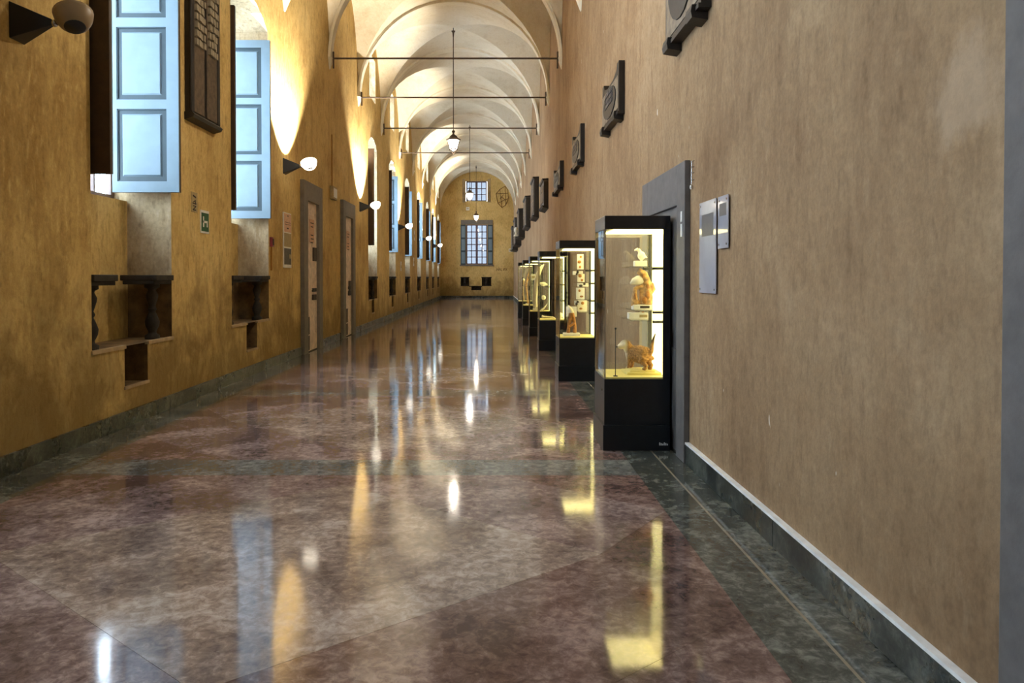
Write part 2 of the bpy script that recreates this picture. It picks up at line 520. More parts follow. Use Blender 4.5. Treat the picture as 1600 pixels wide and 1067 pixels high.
ZTOP = 10.2
def left_wall():
    f = lambda u, d, z: (XL - d, u, z)
    mb = MB(); ops = []
    clers = []
    for (a, b) in NICHES:
        c = (a + b) / 2
        ops.append((a, b, NZ0, NZ1, NRISE))
        ops.append((c - .265, c + .265, .42, NZ0, 0))
        ops.append((c - .62, c + .62, 7.45, 8.85, 0)); clers.append(c)
    wall_sheet(mb, f, Y0, Y1, 0, ZTOP, ops)
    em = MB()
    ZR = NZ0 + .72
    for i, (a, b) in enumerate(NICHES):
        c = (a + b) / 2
        box_recess(em, f, c - .265, c + .265, .42, NZ0, .45)  # notch shade put into the dark masonry colour
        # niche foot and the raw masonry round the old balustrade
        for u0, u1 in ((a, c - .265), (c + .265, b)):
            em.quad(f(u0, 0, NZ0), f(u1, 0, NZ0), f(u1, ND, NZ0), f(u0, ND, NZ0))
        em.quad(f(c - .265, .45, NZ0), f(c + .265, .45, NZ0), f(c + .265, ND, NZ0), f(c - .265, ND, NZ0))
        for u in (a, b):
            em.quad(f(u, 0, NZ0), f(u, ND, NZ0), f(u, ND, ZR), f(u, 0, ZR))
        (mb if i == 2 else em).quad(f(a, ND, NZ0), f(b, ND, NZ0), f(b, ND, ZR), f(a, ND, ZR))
        mb.quad(f(a, ND, ZR), f(b, ND, ZR), f(b, ND, NZS), f(a, ND, NZS))
    ow = tag(mb.build('wall_left', M['ochre']), 'ochre plaster wall with window niches along the left side', 'wall', kind='structure')
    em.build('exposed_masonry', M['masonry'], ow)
    rv = MB()
    for (a, b) in NICHES:
        D = .78
        for u in (a, b):
            rv.quad(f(u, 0, ZR), f(u, ND, ZR), f(u, ND, NZS), f(u, 0, NZS))
            rv.quad(f(u, 0, NZS), f(u, D, NZS), f(u, D, NZ1), f(u, 0, NZ1))
        rv.quad(f(a, ND, NZS), f(b, ND, NZS), f(b, D, NZS), f(a, D, NZS))
        n = 10
        for k in range(n):
            t0, t1 = k / n, (k + 1) / n
            z0 = NZ1 + NRISE * (1 - (2 * t0 - 1) ** 2); z1 = NZ1 + NRISE * (1 - (2 * t1 - 1) ** 2)
            u0, u1 = a + (b - a) * t0, a + (b - a) * t1
            rv.quad(f(u0, 0, z0), f(u0, D, z0), f(u1, D, z1), f(u1, 0, z1))
    for c in clers:
        box_recess(rv, f, c - .62, c + .62, 7.45, 8.85, .75, back=False)
    rv.build('window_reveals', M['reveal'], ow)
    return clers
CLERS = left_wall()

wr = MB()
for k in range(20):
    a, b = Y0 + (Y1 - Y0) * k / 20, Y0 + (Y1 - Y0) * (k + 1) / 20
    wr.quad((XR, a, 0), (XR, a, ZTOP), (XR, b, ZTOP), (XR, b, 0))
tag(wr.build('wall_right', M['ochre_r']), 'ochre plaster wall, shade put into its colour, hung with memorial tablets on the right', 'wall', kind='structure')

def end_wall():
    f = lambda u, d, z: (u, Y1 + d, z)
    mb = MB()
    ops = [(-1.95, -.33, 2.58, 5.66, 0), (-1.98, -.34, 7.45, 9.0, 0),
           (-2.37, -1.73, .96, 1.62, 0), (-.75, -.02, .96, 1.62, 0), (-1.56, -.80, .62, .92, 0)]
    wall_sheet(mb, f, XL - .02, XR + .02, 0, ZTOP, ops)
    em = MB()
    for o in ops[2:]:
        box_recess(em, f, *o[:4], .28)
    w = tag(mb.build('wall_end', M['ochre']), 'arched ochre end wall with two windows far down the corridor', 'wall', kind='structure')
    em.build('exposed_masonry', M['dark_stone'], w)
    rv = MB()
    for o in ops[:2]:
        box_recess(rv, f, *o[:4], .5, back=False)
    rv.build('window_reveals', M['reveal'], w)
end_wall()
tag(MB().quad((XL - .02, Y0, 0), (XR + .02, Y0, 0), (XR + .02, Y0, ZTOP), (XL - .02, Y0, ZTOP)).build('wall_back', M['ochre_r']),
    'plain ochre wall closing the corridor behind the viewer', 'wall', kind='structure')

# ------------------------------------------------------------------ vaulted ceiling
def vaults():
    root = thing('ceiling', 'cream groin vaulted ceiling of many bays', 'ceiling', kind='structure')
    n = 24
    for i in range(len(BAYS) - 1):
        a, b = BAYS[i], BAYS[i + 1]
        cy, ry_ = (a + b) / 2, (b - a) / 2
        T = [math.pi * k / n for k in range(n + 1)]
        P = [[(XC - RV * 1.0 * math.cos(t), cy - ry_ * math.cos(s), ZS + RV * max(math.sin(t), math.sin(s))) for s in T] for t in T]
        mb = MB()
        for cell in (0, 1):
            idx, vv, ff = {}, [], []
            def vid(ij):
                if ij not in idx:
                    idx[ij] = len(vv); vv.append(P[ij[0]][ij[1]])
                return idx[ij]
            for p in range(n):
                for q in range(n):
                    if (p < n / 2) == (q < n / 2):
                        tris = [((p, q), (p + 1, q), (p + 1, q + 1)), ((p, q), (p + 1, q + 1), (p, q + 1))]
                    else:
                        tris = [((p, q), (p + 1, q), (p, q + 1)), ((p + 1, q), (p + 1, q + 1), (p, q + 1))]
                    for t in tris:
                        sx = sum(math.sin(T[k[0]]) for k in t); sy = sum(math.sin(T[k[1]]) for k in t)
                        if (sx > sy) == (cell == 0):
                            ff.append([vid(k) for k in t])
            mb.add(vv, ff, True)
        mb.build('vault_bay', M['vault'], root)
    for y in BAYS[2:-1]:
        N = 40
        w, d = .16, .06
        v, f = [], []
        for k in range(N + 1):
            t = math.pi * k / N
            for (rr, dy) in ((RV, -w), (RV - d, -w + .02), (RV - d, w - .02), (RV, w)):
                v.append((XC - rr * math.cos(t), y + dy, ZS + rr * math.sin(t)))
        for k in range(N):
            for j in range(3):
                f.append((k * 4 + j, (k + 1) * 4 + j, (k + 1) * 4 + j + 1, k * 4 + j + 1))
        MB().add(v, f, False).build('transverse_arch', M['arch'], root)
        # small plaster corbel at each springing
        for sx in (-1, 1):
            X = XL if sx < 0 else XR
            mb = MB().frus([(X, y - .16, ZS), (X - sx * .09, y - .12, ZS), (X - sx * .09, y + .12, ZS), (X, y + .16, ZS)],
                           [(X, y - .03, ZS - .26), (X - sx * .015, y - .02, ZS - .26), (X - sx * .015, y + .02, ZS - .26), (X, y + .03, ZS - .26)])
            mb.build('corbel', M['arch'], root)
vaults()

# ------------------------------------------------------------------ skirting
def skirting(name, label, pieces, ledge):
    root = thing(name, label, 'skirting', kind='structure')
    for (x0, x1, y0, y1) in pieces:
        MB().box(x0, x1, y0, y1, 0, .165).build('stone_slab', M['base_stone'], root, bevel=.004)
    for (x0, x1, y0, y1) in ledge:
        MB().box(x0, x1, y0, y1, .165, .182).build('ledge', M['ledge'], root)
    return root
def cuts(a, b, step):
    n = max(1, round((b - a) / step)); return [(a + (b - a) * k / n, a + (b - a) * (k + 1) / n - .006) for k in range(n)]
DOOR_L = [(15.2, 16.86), (19.23, 20.92)]
DOOR_R = [(.62, 2.39), (6.33, 8.11)]
segsL = [(Y0, 15.2), (16.86, 19.23), (20.92, Y1)]
segsR = [(Y0, .62), (2.39, 6.33), (8.11, Y1)]
pl = [(XL, XL + .035, a, b) for s in segsL for a, b in cuts(*s, 1.6)]
pr = [(XR - .035, XR, a, b) for s in segsR for a, b in cuts(*s, 1.6)]
skirting('baseboard_left', 'dark grey green stone skirting along the foot of the left wall', pl, [])
skirting('baseboard_right', 'dark stone skirting with pale painted top edge on the right', pr, [(XR - .038, XR, a, b) for a, b in segsR])
skirting('baseboard_end', 'dark stone skirting at the foot of the far end wall', [(XL + .04 + a, XL + .04 + b, Y1 - .035, Y1) for a, b in cuts(0, XR - XL - .08, 1.4)], [])

# ------------------------------------------------------------------ windows
def portal(loc, rot, sx, sy):
    l = bpy.data.lights.new('daylight_portal', 'AREA')
    l.shape = 'RECTANGLE'; l.size = sx; l.size_y = sy
    l.cycles.is_portal = True
    o = bpy.data.objects.new('daylight_portal', l)
    COL.objects.link(o); o.location = loc; o.rotation_euler = rot

def lattice(mb, mapf, u0, u1, z0, z1, d, cols, rows, wo, wm, t):
    def bar(a, b, c, e, tt=t):
        P = [mapf(u, dd, z) for u in (a, b) for dd in (d, d + tt) for z in (c, e)]
        xs, ys, zs = zip(*P)
        mb.box(min(xs), max(xs), min(ys), max(ys), min(zs), max(zs))
    bar(u0, u0 + wo, z0, z1); bar(u1 - wo, u1, z0, z1)
    bar(u0 + wo, u1 - wo, z0, z0 + wo); bar(u0 + wo, u1 - wo, z1 - wo, z1)
    iu, iz = (u1 - u0 - 2 * wo), (z1 - z0 - 2 * wo)
    for k in range(1, cols):
        x = u0 + wo + iu * k / cols; bar(x - wm / 2, x + wm / 2, z0 + wo, z1 - wo, t * .7)
    for k in range(1, rows):
        z = z0 + wo + iz * k / rows; bar(u0 + wo, u1 - wo, z - wm / 2, z + wm / 2, t * .6)

def shutter(parent, x0, x1, y, z0, z1, face):
    """leaf in a plane across the wall, painted side towards face (-1: towards -y)"""
    t = .02
    leaf = MB().box(x0, x1, y - t, y + t, z0, z1).build('shutter', M['brown'], parent)
    ys = y + face * t
    def slab(mb, a, b, c, d, p, q):
        mb.box(a, b, min(ys + face * p, ys + face * q), max(ys + face * p, ys + face * q), c, d)
    sl, sr, rb, rm = .06, .145, .13, .11
    ph = (z1 - z0 - 2 * rb - 2 * rm) / 3
    fr = MB()
    slab(fr, x0, x0 + sl, z0, z1, 0, .022); slab(fr, x1 - sr, x1, z0, z1, 0, .022)
    zc = z0
    rows = []
    for k in range(3):
        h = rb if k == 0 else rm
        slab(fr, x0 + sl, x1 - sr, zc, zc + h, 0, .022)
        rows.append((zc + h, zc + h + ph)); zc += h + ph
    slab(fr, x0 + sl, x1 - sr, zc, z1, 0, .022)
    fr.build('shutter_frame', M['blue'], leaf)
    for (a, b) in rows:
        mo = MB()
        e = .06
        slab(mo, x0 + sl, x1 - sr, a, b, 0, .004)
        for (p, q, r, s_) in ((x0 + sl, x0 + sl + .014, a, b), (x1 - sr - .014, x1 - sr, a, b),
                              (x0 + sl, x1 - sr, a, a + .014), (x0 + sl, x1 - sr, b - .014, b)):
            slab(mo, p, q, r, s_, .004, .016)
        mo.build('moulding', M['teal'], leaf)
        pn = MB()
        pa = [(x0 + sl + e, a + e), (x1 - sr - e, a + e), (x1 - sr - e, b - e), (x0 + sl + e, b - e)]
        g = .018
        pb = [(x0 + sl + e + g, a + e + g), (x1 - sr - e - g, a + e + g), (x1 - sr - e - g, b - e - g), (x0 + sl + e + g, b - e - g)]
        pn.frus([(u, ys + face * .004, w) for u, w in pa], [(u, ys + face * .02, w) for u, w in pb])
        pn.build('panel', M['blue'], leaf)
    return leaf

ORD = ['first', 'second', 'third', 'fourth', 'fifth', 'sixth', 'seventh', 'eighth', 'ninth', 'tenth', 'eleventh', 'twelfth']
def balust_profile(h):
    p = [(.085, 0), (.085, .05), (.05, .07), (.045, .10), (.075, .17), (.082, .23), (.06, .30), (.036, .36), (.05, .385),
         (.05, .40), (.036, .43), (.05, .48), (.066, .54), (.07, .58), (.045, .64), (.05, .66), (.085, .68), (.085, .72)]
    return [(r, z * h / .72) for r, z in p]

WNAMES = {2: ('nearest left window with tall open blue shutters', 'nearest blue shuttered window'),
          3: ('second left window with open blue shutters beside the dark tablet', 'second blue shuttered window'),
          4: ('left window just past the two doors, only its brown shutter showing', 'window just past the two doors'),
          5: ('second left window past the doors, with blue panelled shutter', 'second window past the two doors'),
          6: ('third left window past the two doors, half open blue shutter', 'third window past the two doors'),
          7: ('fourth left window past the two doors, narrow blue shutter', 'fourth window past the two doors'),
          8: ('fifth left window past the two doors, narrow blue shutter', 'fifth window past the two doors'),
          9: ('next to last left window before the end wall', 'next to last left window'),
          10: ('last left window next to the end wall', 'last left window by the end wall'),
          0: ('added unseen left window behind the viewer', 'window behind the viewer'),
          1: ('added unseen left window beside the viewer just out of frame', 'window beside the viewer')}
for i, (a, b) in enumerate(NICHES):
    c = (a + b) / 2
    w = thing('window_%d' % (i + 1), WNAMES[i][0], 'window', (XL, c, NZS), kind='structure')
    f = lambda u, d, z: (-d, u, z)
    hw = (b - a) / 2
    ztop = NZ1 + NRISE - NZS
    fr = MB()
    for (u0, u1) in ((-hw, -.02), (.02, hw)):
        lattice(fr, f, u0, u1, 0, NZ1 - NZS, WD, 2, 5, .07, .03, .06)
    fr.box(-WD - .08, -WD + .02, -.03, .03, 0, NZ1 - NZS)
    fr.build('casement', M['frame_w'], w)
    MB().box(-WD - .06, -WD, -hw, hw, NZ1 - NZS - .06, ztop).build('transom_board', M['frame_w'], w)
    for (u0, u1) in ((-hw + .06, -.06), (.06, hw - .06)):
        MB().box(-WD - .035, -WD - .03, u0, u1, .06, NZ1 - NZS - .07).build('pane', M['glass'], w)
    pn, pf = (.18, .18) if i != 3 else (.05, .09)
    if i in (5, 7, 9): pn = .10
    zs0, zs1 = 2.62 - NZS, 5.70 - NZS
    shutter(w, -.62, pn, -hw + .045, zs0, zs1, +1)
    if i != 4:
        shutter(w, -.62, pf if i < 5 else .12, hw - .15, zs0, zs1, -1)
    portal((XL - WD - .12, c, (NZS + NZ1) / 2), (0, -math.pi / 2, 0), NZ1 - NZS, b - a)
    # what is left of the old balustrade under the window
    if i >= 2:
        bs = thing('balustrade', 'dark stone balustrade stubs under the ' + WNAMES[i][1], 'balustrade',
                   (XL, c, NZ0), group='balustrade remains under the left windows')
        for sgn in (-1, 1):
            e = hw * sgn
            # handrail stub: moulded slab reaching out a little over the wall face
            y0, y1 = sorted((e, e - sgn * .47))
            r = MB().box(-.40, .03, y0, y1, .70, .765)
            r.box(-.37, .0, y0, y1, .655, .70)
            r.build('handrail', M['dark_stone'], bs, bevel=.008)
            MB().lathe(balust_profile(.655), 16, (-.14, e - sgn * .22, 0)).build('baluster', M['dark_stone'], bs)
        for (u0, u1) in ((-hw - .02, -.26), (.26, hw + .02)):
            MB().box(-.03, .018, u0, u1, -.025, .012).build('sill_lip', M['pale_edge'], bs)
        MB().box(-.02, .015, -.28, .28, -.465, -.435).build('notch_lip', M['pale_edge'], bs)

for i, c in enumerate(CLERS):
    w = thing('window_%d' % (20 + i), ('small high window in the left lunette above the ' + WNAMES[i][1]), 'window', (XL, c, 7.45), kind='structure')
    fr = MB()
    f = lambda u, d, z: (-d, u, z)
    for (u0, u1) in ((-.62, 0), (0, .62)):
        lattice(fr, f, u0, u1, 0, 1.4, .55, 2, 2, .05, .025, .05)
    fr.build('casement', M['frame_w'], w)
    MB().box(-.58, -.575, -.58, .58, .04, 1.36).build('pane', M['glass'], w)
    portal((XL - .68, c, 8.15), (0, -math.pi / 2, 0), 1.4, 1.24)

# end wall windows
def end_windows():
    f = lambda u, d, z: (u, d, z)
    w = thing('window_40', 'tall end wall window with two folded blue shutters', 'window', (-1.14, Y1, 2.58), kind='structure')
    fr = MB()
    for (u0, u1) in ((-.81, 0), (0, .81)):
        lattice(fr, f, u0, u1, 0, 3.08, .1, 2, 6, .085, .065, .06)
    fr.build('casement', M['frame_p'], w)
    for u in (-.40, .40):
        for r in range(6):
            for s_ in (-1, 1):
                x = u + s_ * .17
                z = .07 + 2.94 * r / 6
                MB().box(x - .165, x + .165, .12, .125, z, z + .49).build('pane', M['glass_end'], w)
    MB().box(-1.22, 1.24, -.05, .0, 3.1, 3.42).build('lintel', M['grey_stone'], w)
    for s_ in (-1, 1):
        x0, x1 = sorted((s_ * .84, s_ * 1.24))
        lf = MB().box(x0, x1, -.06, -.02, -.02, 3.08).build('shutter', M['teal'], w)
        for k in range(3):
            z = .08 + k * 1.0
            MB().box(x0 + .06, x1 - .06, -.075, -.058, z, z + .86).build('panel', M['blue'], lf)
    MB().box(-1.3, 1.3, -.07, 0, -.12, -.02).build('sill', M['grey_stone'], w)
    portal((-1.14, Y1 + .2, 4.1), (-math.pi / 2, 0, 0), 1.62, 3.08)
    w2 = thing('window_41', 'small square upper window under the end wall arch', 'window', (-1.16, Y1, 7.45), kind='structure')
    fr = MB()
    for (u0, u1) in ((-.80, 0), (0, .80)):
        lattice(fr, f, u0, u1, 0, 1.55, .3, 2, 3, .085, .055, .06)
    fr.build('casement', M['frame_p'], w2)
    MB().box(-.76, .76, .33, .335, .05, 1.5).build('pane', M['glass_end'], w2)
    MB().box(-1.08, -.86, -.02, 0, -.1, 1.7).build('jamb_lining', M['reveal'], w2)
    MB().box(.86, 1.08, -.02, 0, -.1, 1.7).build('jamb_lining', M['reveal'], w2)
    portal((-1.16, Y1 + .4, 8.22), (-math.pi / 2, 0, 0), 1.64, 1.55)
    bs = thing('balustrade', 'pair of dark stone balusters exposed under the end wall window', 'balustrade', (-1.17, Y1, .96))
    for (x0, x1) in ((-1.20, -.56), (.42, 1.15)):
        m = (x0 + x1) / 2
        MB().box(x0 - .03, x1 + .03, -.03, .2, .58, .66).build('handrail', M['dark_stone'], bs)
        MB().lathe(balust_profile(.58), 12, (m, .09, 0), sx=1.7, sy=1).build('baluster', M['dark_stone'], bs)
        MB().box(x0 - .02, x1 + .02, -.02, .2, -.05, 0).build('plinth', M['dark_stone'], bs)
    for k, (x0, x1, z) in enumerate(((-.56, -.38, -.04), (.36, .46, -.04))):
        MB().box(x0, x1, -.02, .02, z - .06, z).build('stepped_edge', M['dark_stone'], bs)
    MB().box(-.40, .38, -.03, .1, -.36, -.31).build('notch_lip', M['dark_stone'], bs)
end_windows()

# ------------------------------------------------------------------ doors (stone surround + leaf) ; local x is out of the wall
def surround(w, hw, H, jw, lh, p, mat):
    MB().box(0, p, -hw, -hw + jw, 0, H).build('jamb', mat, w, bevel=.006)
    MB().box(0, p, hw - jw, hw, 0, H).build('jamb', mat, w, bevel=.006)
    MB().box(0, p, -hw + jw, hw - jw, H - lh, H).build('lintel', mat, w, bevel=.006)
    MB().box(0, p * .35, -hw + jw, hw - jw, 0, .02).build('threshold', M['dark_stone'], w)
def left_door(name, label, y0, y1, H, variant):
    hw = (y1 - y0) / 2
    w = thing(name, label, 'door', (XL, (y0 + y1) / 2, 0), kind='structure')
    surround(w, hw, H, .33, .40, .085, M['grey_stone'])
    iw, ih = hw - .33, H - .40
    leaf = MB().box(.004, .02, -iw, iw, .02, ih).build('leaf', M['door_w'], w)
    for (z0, z1) in ((.35, 1.35), (1.5, 2.95)):
        mo = MB()
        for (a, b, c, d) in ((-iw + .1, -iw + .125, z0, z1), (iw - .125, iw - .1, z0, z1), (-iw + .1, iw - .1, z0, z0 + .025), (-iw + .1, iw - .1, z1 - .025, z1)):
            mo.box(.02, .03, a, b, c, d)
        mo.build('moulding', M['door_w'], leaf)
    MB().box(.03, .036, -.18, .22, 2.35, 2.85).build('notice', M['paper_pink'], leaf)
    tx = MB()
    rnd = random.Random(variant)
    for k in range(5):
        z = 2.78 - k * .08 - (.1 if k > 1 else 0)
        tx.box(.036, .0375, -.12 + rnd.random() * .05, .1 + rnd.random() * .08, z - .022, z)
    tx.build('notice_print', M['ink'], leaf)
    MB().box(.02, .05, iw * .25, iw * .8, 1.95 if variant == 1 else 1.1, 2.25 if variant == 1 else 1.5).build('lock_box', M['brown'], leaf)
    lk = MB().box(.02, .06, iw * .1, iw * .65, 1.28, 1.36); lk.box(.02, .06, iw * .1, iw * .65, 1.10, 1.22)
    lk.build('handle', M['ink'], leaf)
    MB().box(.02, .028, -iw, -iw * .35 if variant == 1 else 0, .04, .75).build('kick_board', M['brown'], leaf)
left_door('door_1', 'nearer pale door in grey stone surround on the left wall', 15.2, 16.86, 3.61, 1)
left_door('door_2', 'farther pale door in grey stone surround on the left wall', 19.23, 20.92, 3.62, 2)
def right_door(name, label, y0, y1):
    hw = (y1 - y0) / 2
    w = thing(name, label, 'door', (XR, (y0 + y1) / 2, 0), math.pi, kind='structure')
    surround(w, hw, 2.6, .27, .36, .05, M['blue_stone'])
    leaf = MB().box(.004, .02, -hw + .27, hw - .27, .02, 2.24).build('leaf', M['door_g'], w)
    for (z0, z1) in ((.2, .95), (1.1, 2.1)):
        for s_ in (-1, 1):
            a, b = sorted((s_ * .05, s_ * (hw - .35)))
            MB().box(.02, .03, a, b, z0, z1).build('panel', M['door_g'], leaf)
    return w
right_door('door_3', 'grey stone door surround cut by the right edge of the picture', *DOOR_R[0])
d4 = right_door('door_4', 'grey stone door surround behind the nearest display case', *DOOR_R[1])
for (z, h) in ((1.95, .11), (2.08, .09)):
    MB().box(.05, .058, .79, .83, z, z + h).build('door_tag', M['ledge'], d4)

# ------------------------------------------------------------------ iron tie rods
for i, y in enumerate((18.0, 21.9, 26.4, 31.6)):
    lab = ['nearest dark iron tie rod spanning the vault', 'second iron tie rod from the front, across the vault',
           'third iron tie rod from the front, above the lantern', 'farthest thin iron tie rod, crossing behind the lantern'][i]
    t = thing('tie_rod', lab, 'tie rod', (XC, y, ZS), group='iron tie rods across the vault')
    MB().tube([(-RV, 0, 0), (RV, 0, 0)], .022, 8).build('rod', M['iron'], t)
    for s_ in (-1, 1):
        MB().tube([(s_ * (RV - .10), 0, .16), (s_ * (RV - .10), 0, -.24)], .022, 8).build('anchor_bar', M['iron'], t)

# ------------------------------------------------------------------ wall sconces
def sconce(y, lit, label):
    t = thing('wall_sconce', label, 'wall lamp', (XL, y, 3.70), group='uplighter sconces along the left wall')
    MB().frus([(0, -.10, -.15), (0, .10, -.15), (0, .10, .15), (0, -.10, .15)],
              [(.30, -.02, -.02), (.30, .02, -.02), (.30, .02, .03), (.30, -.02, .03)]).build('wall_bracket', M['black'], t, bevel=.006)
    MB().ball((.315, 0, .0), .03).build('knuckle', M['chrome'], t)
    tilt = Matrix.Translation((.475, 0, .035)) @ Matrix.Rotation(math.radians(-18), 4, 'Y') @ Matrix.Rotation(math.radians(-20), 4, 'X')
    prof = [(.085, -.085), (.092, -.083), (.122, -.055), (.146, -.015), (.16, .03), (.165, .06), (.155, .06), (.148, .03), (.134, -.01), (.10, -.045), (.0001, -.065)]
    sh = MB().lathe([(r * .93, z) for r, z in prof], 24).xform(tilt).build('shade', M['shade_on'] if lit else M['shade_off'], t)
    MB().lathe([(.0001, -.091), (.078, -.090), (.084, -.082), (.07, -.080)], 20, sx=.75 if lit else 1, sy=.22 if lit else 1).xform(tilt).build('lower_opening', M['ink'] if lit else M['black'], sh)
    if lit:
        l = bpy.data.lights.new('sconce_lamp', 'SPOT')
        l.energy = SCONCE_W
        l.color = (1.0, .90, .74)
        l.spot_size = math.radians(104)
        l.spot_blend = .35
        l.shadow_soft_size = .04
        o = bpy.data.objects.new('sconce_lamp', l)
        COL.objects.link(o); o.parent = t
        o.location = (.475, 0, .20)
        d = Vector((-math.cos(math.radians(58)), 0, math.sin(math.radians(58))))
        o.rotation_euler = d.to_track_quat('-Z', 'Y').to_euler()
sconce(6.15, False, 'unlit sconce with black bracket at the top left corner')
sconce(14.05, True, 'nearest lit sconce, glowing beside the second blue shutter')
sconce(22.1, True, 'lit sconce just past the second stone framed door')
sconce(31.1, True, 'third lit sconce from the front on the left wall')
sconce(40.9, True, 'fourth lit sconce from the front, next to last')
sconce(49.9, True, 'farthest lit sconce, close to the end wall')

# ------------------------------------------------------------------ hanging lanterns
def lantern(x, y, label, ztop, watts=LANTERN_W):
    z0 = 5.58
    t = thing('hanging_lantern', label, 'lantern', (x, y, z0), group='lanterns hung from the vault')
    MB().tube([(0, 0, .80), (0, 0, ztop - z0)], .016, 6).build('suspension_rod', M['iron'], t)
    MB().lathe([(.07, ztop - z0 - .1), (.03, ztop - z0 - .16), (.016, ztop - z0 - .3)], 10).build('ceiling_hook', M['iron'], t)
    n = 6
    MB().lathe([(.018, .80), (.05, .77), (.055, .74), (.03, .70), (.04, .66), (.08, .63), (.12, .60), (.125, .57), (.17, .53), (.235, .50), (.235, .475), (.2, .47)], n, smooth=False).build('roof', M['iron'], t)
    fr = MB()
    for k in range(n):
        a = 2 * math.pi * k / n
        c_, s_ = math.cos(a), math.sin(a)
        fr.tube([(.20 * c_, .20 * s_, .48), (.125 * c_, .125 * s_, .17), (.10 * c_, .10 * s_, .12), (.03 * c_, .03 * s_, .055)], .012, 5)
    fr.lathe([(.112, .165), (.132, .17), (.134, .185), (.112, .185)], n, smooth=False)
    fr.build('cage', M['iron'], t)
    MB().lathe([(.02, .12), (.105, .17), (.185, .47)], n, smooth=False).build('glass_body', M['lantern'], t)
    MB().lathe([(.0001, 0), (.014, .012), (.022, .03), (.012, .05), (.035, .07), (.03, .09)], 8).build('finial', M['iron'], t)
    l = bpy.data.lights.new('lantern_lamp', 'POINT')
    l.energy = watts; l.color = (1, .87, .70); l.shadow_soft_size = .10
    o = bpy.data.objects.new('lantern_lamp', l); COL.objects.link(o); o.parent = t; o.location = (0, 0, -.16)
lantern(-1.2, 8.6, 'added unseen iron lantern hanging overhead, above the top of the picture', 9.68, 120.0)  # unseen lantern added, stronger than the rest, to brighten the near bays
lantern(-1.24, 24.1, 'nearest iron lantern hanging from the vault on a long rod', 9.68)
lantern(-1.16, 39.4, 'middle hanging lantern, seen against the upper end window', 9.68)
lantern(-1.11, 53.6, 'farthest glowing lantern, just above the tall end window', 9.68)

# ------------------------------------------------------------------ tablets
def relief_rows(mb, x, y0, y1, z0, z1, dz, seed, h=.02):
    r = random.Random(seed)
    z = z1
    while z - dz > z0:
        y = y0
        while y < y1 - .03:
            w = .03 + r.random() * .05
            mb.box(x, x + h * (.5 + r.random() * .5), y, min(y + w, y1), z - dz * .72, z)
            y += w + .018
        z -= dz
def tall_tablet():
    t = thing('inscription_tablet', 'tall dark stone tablet with two carved columns between the blue shutters', 'tablet', (XL + .003, 9.98, 3.62))
    MB().box(0, .07, -.48, .48, .06, 2.35).build('slab', M['slab_dark'], t, bevel=.01)
    for s_ in (-1, 1):
        MB().box(.07, .10, s_ * .45 - .05, s_ * .45 + .05, .10, 2.35).build('frame_moulding', M['slab_dark'], t, bevel=.015)
        a, b = sorted((s_ * .05, s_ * .40))
        MB().box(.07, .09, a, b, .12, 2.3).build('column_panel', M['slab_brown'], t, bevel=.008)
        rr = MB(); relief_rows(rr, .09, a + .02, b - .02, .9, 2.28, .11, 11 + s_, .05)
        o = rr.build('inscription', M['slab_relief'], t); o['kind'] = 'stuff'
    MB().prism([(0, 0), (.11, .03), (.13, .07), (.10, .10), (0, .10)], 'y', -.50, .50).build('ledge', M['slab_dark'], t)
tall_tablet()

def tablet(y0, y1, z0, z1, label, kind, out=.07, big=False):
    c, hw, h = (y0 + y1) / 2, abs(y1 - y0) / 2, z1 - z0
    t = thing('memorial_tablet', label, 'tablet', (XR - .003, c, z0), math.pi, 'memorial tablets on the right wall')
    if kind == 'cartouche':
        b = .16
        poly = [(-hw, b), (hw, b), (hw, h - .12), (hw, h), (hw - .14, h), (hw - .2, h - .08), (hw * .35, h - .13), (-hw * .35, h - .13), (-hw + .2, h - .08), (-hw + .14, h), (-hw, h)]
        MB().prism(poly, 'x', 0, out).build('slab', M['slab_dark'], t)
        e = .05
        poly2 = [(-hw + e, b + e), (hw - e, b + e), (hw - e, h - .17), (hw * .35, h - .17), (-hw * .35, h - .17), (-hw + e, h - .17)]
        MB().prism(poly2, 'x', out, out + .006).build('face', M['slab_mid'], t)
        n = 20
        el = [(hw * .74 * math.cos(2 * math.pi * k / n), (b + h - .12) / 2 + (h - b - .16) * .42 * math.sin(2 * math.pi * k / n)) for k in range(n)]
        MB().prism(el, 'x', out + .006, out + .018).build('dark_panel', M['slab_ink'], t)
        rr = MB(); relief_rows(rr, out + .018, -hw * .45, hw * .45, (b + h) / 2 - h * .2, (b + h) / 2 + h * .12, .07, int(y0 * 10), .012)
        o = rr.build('inscription', M['slab_letter'], t); o['kind'] = 'stuff'
        for s_ in (-1, 1):
            y = s_ * (hw - .18)
            MB().prism([(0, b + .02), (out + .045, b + .02), (out + .055, b - .03), (out + .045, b - .08), (0, b - .10)], 'y', y - .09, y + .09).build('bracket_foot', M['slab_dark'], t)
        MB().box(0, out + .02, -hw, hw, b - .035, b).build('ledge', M['slab_dark'], t)
    else:
        MB().box(0, out, -hw, hw, .1, h - .08).build('slab', M['slab_dark'], t, bevel=.01)
        MB().prism([(0, h), (out + .05, h - .01), (out + .03, h - .06), (out, h - .08), (0, h - .08)], 'y', -hw - .03, hw + .03).build('cornice', M['slab_dark'], t)
        MB().prism([(0, 0), (out + .02, .05), (out + .06, .10), (0, .10)], 'y', -hw - .03, hw + .03).build('ledge', M['slab_dark'], t)
        MB().box(out, out + .015, -hw + .12, hw - .12, .22, h - .2).build('face', M['slab_brown'], t)
        rr = MB(); relief_rows(rr, out + .015, -hw + .2, hw - .2, .4, h - .3, .12, int(y0 * 10), .012)
        o = rr.build('inscription', M['slab_mid'], t); o['kind'] = 'stuff'
    return t
